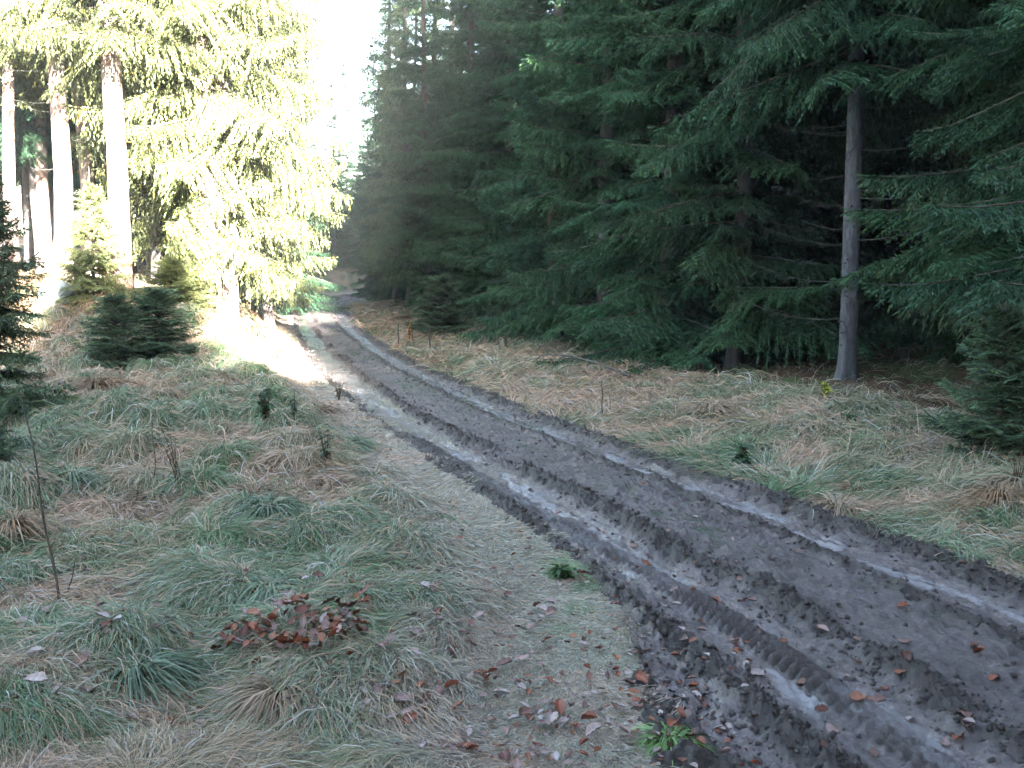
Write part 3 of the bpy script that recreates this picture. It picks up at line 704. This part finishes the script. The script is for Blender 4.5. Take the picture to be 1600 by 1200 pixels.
# ------------------------------------------------------------------ small things
def hit(px, py, dmax=90):
    """where the line of sight through a pixel of the photograph meets the ground"""
    t = np.linspace(2.5, dmax, 6000); pit = radians(5.46); vx = (px-800)/FPX; vy = (600-py)/FPX
    dx = vx; dy = cos(pit)+vy*sin(pit); dz = -sin(pit)+vy*cos(pit)
    X = dx*t; Y = dy*t; Z = CAMH+dz*t; g = ground_z(X, Y); i = int(np.argmax(Z < g)); return float(X[i]), float(Y[i]), float(g[i])
def leaf_mesh(kind, seed, base):
    r = np.random.default_rng(seed); n = 11; t = np.linspace(0, 1, n)
    L, W = (.085, .052) if kind == 'oak' else (.075, .048)
    wd = np.sin(np.pi*t**.85)**.7*W/2
    if kind == 'oak': wd *= .62+.38*np.abs(np.cos(np.pi*t*3.6+.4)); wd[0] = .001
    wd[-1] = .0008
    cu = r.uniform(-1, 1); be = r.uniform(-1.2, 1.6); tw = r.uniform(-1, 1)
    V = []
    for k in (-1, -.5, 0, .5, 1):
        yv = wd*k; z = (abs(k)**1.6)*wd*(.9*cu+.4)+be*.25*L*(t-.5)**2*4*.35+tw*.25*yv*(t-.5)*2+.002*r.normal(0, 1, n)
        V.append(np.stack([L*(t-.5), yv, z], -1))
    V = np.stack(V, 1).reshape(-1, 3); I = np.arange(n*5).reshape(n, 5)
    Q = np.stack([I[:-1, :-1], I[1:, :-1], I[1:, 1:], I[:-1, 1:]], -1).reshape(-1, 4)
    c_ = np.array(base)*r.uniform(.8, 1.2, (len(V), 1)); c_[I[:, 2]] *= 1.25
    return V, Q, c_
RUSSET = [(.19, .062, .036), (.12, .045, .032), (.19, .075, .04), (.09, .04, .03)]
FADED = [(.22, .145, .135), (.26, .20, .19), (.17, .11, .10), (.13, .07, .06), (.32, .27, .265)]
LEAFG = {}
for nm, base in (('russet', RUSSET), ('faded', FADED)):
    for kind in ('oak', 'beech'):
        for j, b_ in enumerate(base): LEAFG[(nm, kind, j)] = leaf_mesh(kind, j*7+len(LEAFG), b_)
LEAFM = {k: mk('fallen_leaf', *v[:2], mats=[M_leaf], col=v[2], smooth_=True) for k, v in LEAFG.items()}
def surf(x, y):
    u = float(roadu(np.array([x]), np.array([y]))[0])
    if -edgeL(y)+.02 < u < 1.3:
        sv = float(np.interp(y, CL[:, 1], CS)); return float(track_z(np.array([sv]), np.array([u]))[0])+.012, True
    return gz(x, y)+.035, False
lr = np.random.default_rng(99)
def lay_leaf(x, y, keys, label, group, flat=.35, dz=0):
    k = keys[lr.integers(len(keys))]; z, on = surf(x, y)
    o = link('fallen_leaf', LEAFM[k]); s = lr.uniform(.6, 1.08); o.scale = (s, s, s)
    o.location = (x, y, z+dz); o.rotation_euler = (lr.normal(0, flat), lr.normal(0, flat), lr.uniform(0, 6.28))
    tag(o, label, 'leaf', group); return o
KR = [k for k in LEAFM if k[0] == 'russet']; KF = [k for k in LEAFM if k[0] == 'faded']
KRo = [k for k in KR if k[1] == 'beech']
for (px_, py_, n_, rx, ry) in ((482, 1000, 84, .27, .30), (372, 1020, 22, .11, .12), (570, 968, 7, .04, .08)):
    cx_, cy_, _ = hit(px_, py_)
    for i in range(n_):
        a_ = lr.uniform(0, 6.28); q_ = lr.random()**.6
        lay_leaf(cx_+cos(a_)*q_*rx, cy_+sin(a_)*q_*ry, KR+KR+KF[:3], 'brown leaf in the heap of fallen leaves on the green grass' if px_ == 482 else
                 'brown leaf in the thin scatter left of the leaf heap' if px_ == 372 else 'reddish leaf in the tiny cluster right of the leaf heap',
                 {482: 'leaves in the heap on the grass', 372: 'leaves scattered left of the heap', 570: 'leaves right of the heap'}[px_], .42, lr.uniform(.03, .075))
cnt = 0
while cnt < 150:
    px_ = lr.uniform(0, 1130); py_ = 1195-abs(lr.normal(0, 165)); D_ = 2747/(py_-450); x_, y_ = at(px_, D_)
    if float(roadu(np.array([x_]), np.array([y_]))[0]) > -edgeL(y_): continue
    if px_ < 400 and lr.random() < .2: continue
    red = lr.random() < .22
    lay_leaf(x_, y_, KR if red else KF, 'russet leaf lying alone on the grassy verge' if red else 'faded pinkish leaf lying on the grassy verge', 'russet leaves on the verge' if red else 'faded leaves on the verge', .3, .01); cnt += 1
cnt = 0
while cnt < 62:
    px_ = lr.uniform(900, 1600); py_ = lr.uniform(820, 1195); D_ = 2747/(py_-450); x_, y_ = at(px_, D_)
    u_ = float(roadu(np.array([x_]), np.array([y_]))[0])
    if not -edgeL(y_) < u_ < 1.2 or (u_ > -.3 and lr.random() < .45): continue
    red = lr.random() < .42
    lay_leaf(x_, y_, KR if red else KF, 'russet leaf lying in the dark mud of the track' if red else 'pale leaf lying on the mud of the track', 'russet leaves on the track' if red else 'pale leaves on the track', .25); cnt += 1
def litter():
    G = Geo(); n = 0; keys = list(LEAFG)
    while n < 1150:
        px_ = lr.uniform(-100, 1200); py_ = lr.uniform(600, 1250) if lr.random() < .45 else 1240-abs(lr.normal(0, 200)); D_ = 2747/(py_-450); x_, y_ = at(px_, D_)
        u_ = float(roadu(np.array([x_]), np.array([y_]))[0])
        if abs(u_) > 4.5 or u_ > 1.2: continue
        if u_ < -2.2-.3*(8-min(D_, 8)) and lr.random() < .7: continue
        V, Q, C_ = LEAFG[keys[lr.integers(len(keys))]]; s = lr.uniform(.3, .7); a = lr.uniform(0, 6.28); r1, r2 = lr.normal(0, .3, 2)
        R = np.array([[cos(a), -sin(a), 0], [sin(a), cos(a), 0], [0, 0, 1]])@np.array([[1, 0, 0], [0, cos(r1), -sin(r1)], [0, sin(r1), cos(r1)]])@np.array([[cos(r2), 0, sin(r2)], [0, 1, 0], [-sin(r2), 0, cos(r2)]])
        z, on = surf(x_, y_); G.add((V*s)@R.T+np.array([x_, y_, z-.005]), Q, C_); n += 1
    return tag(link('leaf_litter', G.mesh('leaf_litter', [M_leaf])), 'small crumbled dead leaves strewn over verge and track edge', 'leaf litter', kind='stuff')
litter()
def clods():
    """loose crumbs of mud thrown up along the ridges between the ruts"""
    r = np.random.default_rng(3); n = 15000
    ico_v = []; ico_f = []
    rings, segs = 4, 6
    for i in range(rings+1):
        for j in range(segs):
            th = pi*(i+.0)/rings; ph = 2*pi*j/segs+i*.5; ico_v.append((sin(th)*cos(ph), sin(th)*sin(ph), cos(th)*.8))
    for i in range(rings):
        for j in range(segs): ico_f.append((i*segs+j, (i+1)*segs+j, (i+1)*segs+(j+1) % segs, i*segs+(j+1) % segs))
    bv = np.array(ico_v); bf = np.array(ico_f)
    D = np.exp(r.uniform(math.log(2.8), math.log(26), n)); sv = np.interp(D, CL[:, 1], CS)
    lanes = np.array([[-1.08, .11], [-.30, .12], [1.14, .13], [.52, .10], [-1.45, .15], [.2, .5], [-1.2, .25]]); li = r.choice(7, n, p=[.26, .25, .23, .1, .07, .03, .06])
    u = lanes[li, 0]+lanes[li, 1]*r.normal(0, .8, n)
    u -= wob(sv, 1, .09, .35)
    ok = (u > -edgeL(D)-.15) & (u < 1.42); u, sv, D = u[ok], sv[ok], D[ok]; n = len(u)
    P, T_ = cl_at(sv); x = P[:, 0]+T_[:, 1]*u; y = P[:, 1]-T_[:, 0]*u; z = track_z(sv, u)
    sz = np.minimum(.003+r.gamma(2, .0027, n), .024)*(.9+.012*D)
    V = bv[None]*(sz[:, None, None])*r.uniform(.6, 1.25, (n, len(bv), 1))*r.uniform(.7, 1.3, (n, 1, 3))+np.stack([x, y, z+sz*.25], -1)[:, None]
    Q = (np.arange(n)*len(bv))[:, None, None]+bf[None]
    nv = n*len(bv)
    me = mk('mud_clods', V.reshape(-1, 3), Q.reshape(-1, 4), mats=[road.data.materials[0]], attr={'wet': np.repeat(r.random(n)*.5, len(bv)), 'dry': np.repeat(r.random(n)**2*.5, len(bv)), 'rut_glint': np.zeros(n*len(bv))}, smooth_=False)
    return tag(link('mud_clods', me), 'dark crumbs and clods of mud thrown up beside the wheel ruts', 'mud clods', kind='stuff')
clods()

def tussock_mesh(seed, n, L, colA, colB, up=.9):
    r = np.random.default_rng(seed); K = 6; t = np.linspace(0, 1, K)
    az = r.uniform(0, 2*pi, n); l = L*r.uniform(.5, 1.2, n); r0 = .05*r.random(n)**.5; el = r.uniform(.5, 1.35, n)*up
    w_ = r.uniform(.0035, .007, n); V = np.zeros((n, K, 2, 3)); sd = np.stack([-np.sin(az), np.cos(az), r.normal(0, .4, n)], -1)
    for k in range(K):
        rr = r0+l*(np.cos(el)*t[k]*.8+.30*t[k]**2); zz = l*(np.sin(el)*t[k]-(.95)*np.sin(el)**.7*t[k]**2.2)
        c_ = np.stack([np.cos(az)*rr, np.sin(az)*rr, np.maximum(zz, -.02)], -1); wk = (w_*[1, 1, .9, .7, .5, .1][k])[:, None]
        V[:, k, 0] = c_-sd*wk; V[:, k, 1] = c_+sd*wk
    b = (np.arange(n)*K*2)[:, None, None]; kk = np.arange(K-1)[None, :, None]*2; Q = (b+kk+np.array([0, 1, 3, 2])).reshape(-1, 4)
    m = r.random(n)[:, None]; col = (np.array(colA)*m+np.array(colB)*(1-m))*r.uniform(.6, 1.3, (n, 1))
    return mk('grass_tussock', V.reshape(-1, 3), Q, mats=[M_grass], col=np.repeat(col, K*2, 0))
TU = [tussock_mesh(1, 420, .42, (.16, .10, .06), (.34, .25, .18)), tussock_mesh(2, 420, .40, (.10, .16, .09), (.18, .24, .17)),
      tussock_mesh(3, 380, .46, (.36, .27, .19), (.42, .34, .26)), tussock_mesh(4, 300, .5, (.27, .17, .10), (.26, .19, .13), 1.15)]
def tussock(px, py, k, label, sc=1.0, rz=0.):
    x_, y_, z_ = hit(px, py); o = link('grass_tussock', TU[k]); o.location = (x_, y_, z_-.01); o.scale = (sc, sc, sc*.95); o.rotation_euler = (0, 0, rz or rng.uniform(0, 6))
    return tag(o, label, 'grass tussock', 'grass tussocks on the verges')
tussock(245, 790, 0, 'brown drooping grass tussock with dark underside in the middle of the left verge', 1.05)
tussock(515, 765, 0, 'dark brown grass tussock beside the leafy weeds near the flattened verge', .85)
tussock(495, 648, 0, 'dark grass tussock closest to the left edge of the distant track', 1.0)
tussock(395, 775, 0, 'low brown tussock between two green mounds on the left verge', .75)
tussock(110, 755, 1, 'dark green tussock right of the tall dead stem top', 1.1)
tussock(420, 800, 1, 'rounded frosted green tussock below the low brown one', .9)
tussock(540, 700, 1, 'large rounded green tussock above the flattened straw verge', 1.1)
tussock(425, 925, 1, 'dark green combed tussock right above the leaf heap', .8)
tussock(205, 1060, 1, 'wide green tussock lower left with blades combed sideways', 1.0)
tussock(440, 1090, 0, 'small brown green tussock near the single big russet leaf', .7)
tussock(1190, 745, 2, 'straw tussock behind the evergreen herb on the right verge', .9)
tussock(1310, 800, 2, 'pale straw tussock spilling towards the right rut', 1.0)
tussock(1340, 770, 0, 'brown tussock in the straw of the right verge', .8)
tussock(1560, 790, 3, 'reddish straw tussock at the right edge by the young spruce', 1.0)
tussock(1590, 760, 2, 'tall straw tussock half cut by the right edge', .9)
tussock(1110, 640, 2, 'straw tussock at the dark wood edge left of the grey trunk', 1.0)
tussock(1180, 700, 1, 'green tussock next to the evergreen herb', .6)
tussock(150, 610, 3, 'upright straw tussock in front of the pair of young spruces', 1.4)
tussock(60, 600, 3, 'upright straw tussock at the foot of the left edge spruce', 1.3)
tussock(430, 560, 3, 'sunlit reddish tussock on the bright patch by the track', 1.5)
tussock(400, 520, 3, 'sunlit tussock glaring on the slope below the twin trunks', 1.6)
tussock(640, 500, 3, 'tan tussock near the dead stems by the meadow', 1.5)
tussock(560, 480, 3, 'orange tussock on the inner side of the far bend', 1.2)
tussock(20, 830, 3, 'orange brown tussock at the left edge of the view', .8)

TU.append(tussock_mesh(5, 260, .26, (.10, .20, .06), (.16, .24, .10), 1.25))
tussock(1045, 1165, 4, 'fresh green upright grass tuft at the lower edge between verge and mud', .8)
tussock(870, 900, 4, 'small fresh green grass tuft beside the small bright plant', .5)
def herb(px, py, label, n=7, h=.22, lf=.05, col=(.05, .11, .05), seed=1, cat='weed', name='leafy_weed', lean=.35, stemc=(.10, .07, .05), leafn=9):
    r = np.random.default_rng(seed); x_, y_, z_ = hit(px, py); o = empty(name, (x_, y_, z_-.01), 0, label=label, cat=cat)
    for i in range(n):
        a = r.uniform(0, 6.28); l = r.uniform(.0, lean); hh = h*r.uniform(.6, 1.1); t = np.linspace(0, 1, 7)
        P = np.stack([np.cos(a)*l*hh*t**1.5+.01*r.normal(0, 1), np.sin(a)*l*hh*t**1.5+.01*r.normal(0, 1), hh*t], -1)
        G = Geo(); v, q = tube(P, np.linspace(.004, .0015, 7)*max(1, y_/7), 5); G.add(v, q, stemc, 0)
        st = link('stem', G.mesh('stem', [M_herb]), o)
        if leafn:
            k = leafn; tt = r.uniform(.25, 1, k); A = np.stack([np.interp(tt, t, P[:, j]) for j in range(3)], -1); b = r.uniform(0, 6.28, k)
            V = diamonds(A, np.stack([np.cos(b), np.sin(b), r.uniform(-.3, .6, k)], -1), lf*r.uniform(.6, 1.3, k), lf*.55*np.ones(k), r.normal(0, .5, k), .3)
            H = Geo(); H.add(V.reshape(-1, 3), np.arange(k*4).reshape(-1, 4), np.repeat(np.array(col)*r.uniform(.6, 1.5, (k, 1)), 4, 0)); link('leaves', H.mesh('leaves', [M_herb]), st)
    return o
herb(1160, 735, 'dark evergreen herb clump beside the right edge of the track', 12, .26, .075, (.05, .10, .05), 1, leafn=14)
herb(1330, 668, 'small dark green plant left lying at the foot of the grey trunk', 8, .16, .07, (.03, .07, .035), 2)
herb(1290, 628, 'small yellow green sprout just left of the grey trunk foot', 6, .25, .07, (.30, .33, .04), 3, leafn=12)
herb(415, 660, 'dark green bramble clump on the left verge amid grass mounds', 12, .34, .06, (.05, .09, .05), 4, leafn=14)
herb(510, 725, 'tall greenish weeds behind the dark brown tussock', 7, .42, .06, (.10, .15, .10), 5)
herb(460, 655, 'low grey green weeds left of the dark tussock by the track', 8, .3, .05, (.12, .16, .10), 6)
herb(530, 625, 'frosted weeds right of the dark tussock by the track', 6, .3, .05, (.16, .18, .12), 7)
herb(280, 760, 'thin grey weed stalks behind the brown drooping tussock', 6, .42, .03, (.14, .18, .14), 8, leafn=5)
herb(790, 545, 'thin dark stalks standing in the meadow on the right', 4, .7, .04, (.12, .10, .06), 9, leafn=3)
herb(880, 905, 'small bright green plant at the left edge of the mud', 9, .10, .06, (.05, .10, .04), 10, lean=.8)
herb(640, 535, 'orange leaved seedling among the dead stems', 5, .65, .10, (.55, .26, .08), 11, leafn=9)
herb(1060, 835, 'tiny green sprig near the middle of the track', 5, .04, .03, (.10, .15, .06), 12, lean=.9)
herb(1590, 770, 'dry brown stalks at the right edge by the young spruce', 9, .36, .04, (.20, .12, .08), 13, leafn=4)

def dead_stem(px, py, h, lean, label, r0=.006, seed=0, rag=True):
    r = np.random.default_rng(seed); x_, y_, z_ = hit(px, py); t = np.linspace(0, 1, 14)
    P = np.stack([lean*t+.012*np.sin(t*9+seed)*h, .03*np.sin(t*5)*h, h*t-.03], -1); G = Geo()
    v, q = tube(P, r0*(1-.6*t)*(1+.25*r.random(14)), 6); G.add(v, q)
    for i in range(int(h*22)):
        tt = r.uniform(.05, 1); p = np.array([np.interp(tt, t, P[:, j]) for j in range(3)]); a = r.uniform(0, 6.28); l = r.uniform(.01, .03 if rag else .16)
        v, q = tube([p, p+np.array([cos(a)*l, sin(a)*l, l*.5])], [r0*.5, r0*.15], 4); G.add(v, q)
    o = link('dead_stem', G.mesh('dead_stem', [M_bark_dark])); o.location = (x_, y_, z_); return tag(o, label, 'dead stem')
dead_stem(90, 955, 1.18, -.12, 'tall thin dead stem leaning on the left verge', .0065, 1)
dead_stem(942, 650, .50, -.02, 'short dark dead stem with clinging bits on the right verge', .011, 2)
dead_stem(955, 645, .36, -.04, 'thin short stalk just right of the dark dead stem', .005, 3)
dead_stem(622, 545, .72, .02, 'leftmost dead stem of the group by the orange seedling', .022, 4)
dead_stem(645, 540, .50, .0, 'short dead stem beneath the orange seedling', .018, 5)
dead_stem(671, 550, .70, .03, 'rightmost and darkest dead stem of the group by the orange seedling', .024, 6, False)
dead_stem(780, 548, .70, -.05, 'twiggy dead stem in the open meadow on the right', .012, 7, False)
dead_stem(755, 522, .60, .03, 'short twiggy dead stem before the dark wood', .010, 8, False)
dead_stem(100, 935, .25, .08, 'broken short stalk beside the tall dead stem', .004, 9)
dead_stem(240, 770, .6, .02, 'thin grey stalk rising behind the brown drooping tussock', .004, 10)
def fallen_branch():
    x0, y0, z0 = hit(838, 572); x1, y1, z1 = hit(985, 600); t = np.linspace(0, 1, 12)
    P = np.stack([x0+(x1-x0)*t, y0+(y1-y0)*t, z0+.22+(z1-z0-.10)*t+.12*np.sin(pi*t)], -1); P -= P[0]*[1, 1, 0]
    G = Geo(); v, q = tube(P-[0, 0, z0], np.linspace(.012, .02, 12), 6); G.add(v, q); r = np.random.default_rng(8)
    for i in range(26):
        tt = r.random(); p = np.array([np.interp(tt, t, (P-[0, 0, z0])[:, j]) for j in range(3)]); l = r.uniform(.15, .6); d = np.array([-.6, r.uniform(-.5, .5), r.uniform(-.6, .9)])
        v, q = tube([p, p+d*l*.5, p+d*l+[0, 0, -.05]], [.007, .005, .002], 4); G.add(v, q)
    o = link('fallen_branch', G.mesh('fallen_branch', [M_bark_dark])); o.location = (x0, y0, z0); tag(o, 'dark fallen twiggy branch arching over the straw at the wood edge', 'fallen branch')
fallen_branch()
def boulder():
    m, t, b, o = mat('pale_stone'); g = N(t, 'ShaderNodeTexCoord').outputs['Object']; n1 = noise(t, g, 6, 7, .7)
    t.links.new(ramp(t, n1, [(.35, (.16, .2, .2)), (.65, (.3, .34, .35))]), b.inputs['Base Color']); bump(t, n1, .6, .04, b)
    r = np.random.default_rng(4); a, c_ = 22, 14; V = []
    for i in range(c_+1):
        for j in range(a):
            th = pi*i/c_; ph = 2*pi*j/a; V.append((sin(th)*cos(ph), sin(th)*sin(ph), cos(th)))
    V = np.array(V); n_ = 1+.5*(fbm(V[:, 0]*1.3+V[:, 2]+5, V[:, 1]*1.3+V[:, 2]*.7+5, 2, 4)-.5); V = V*n_[:, None]*[.42, .35, .36]
    Q = [(i*a+j, (i+1)*a+j, (i+1)*a+(j+1) % a, i*a+(j+1) % a) for i in range(c_) for j in range(a)]
    x_, y_, z_ = hit(88, 470); ob = link('boulder', mk('boulder', V, Q, mats=[m], smooth_=True)); ob.location = (x_, y_, z_+.1); tag(ob, 'pale bluish boulder at the foot of the bank by the left trunks', 'boulder')
boulder()

# ------------------------------------------------------------------ morning haze
def haze():
    x0, x1, y0, y1, z0, z1 = -70, 70, -50, 130, -3, 34
    V = [(x, y, z) for z in (z0, z1) for y in (y0, y1) for x in (x0, x1)]
    Q = [(0, 2, 3, 1), (4, 5, 7, 6), (0, 1, 5, 4), (2, 6, 7, 3), (0, 4, 6, 2), (1, 3, 7, 5)]
    m = bpy.data.materials.new('haze'); m.use_nodes = True; t = m.node_tree; t.nodes.remove(t.nodes['Principled BSDF'])
    v = t.nodes.new('ShaderNodeVolumePrincipled'); v.inputs['Density'].default_value = HAZE; v.inputs['Color'].default_value = (.86, .92, 1, 1); v.inputs['Anisotropy'].default_value = 0.1
    t.links.new(v.outputs[0], t.nodes['Material Output'].inputs['Volume'])
    return tag(link('haze', mk('haze', V, Q, mats=[m])), 'thin morning haze hanging in the clearing', 'haze', kind='stuff')
HAZE = .0006
haze()
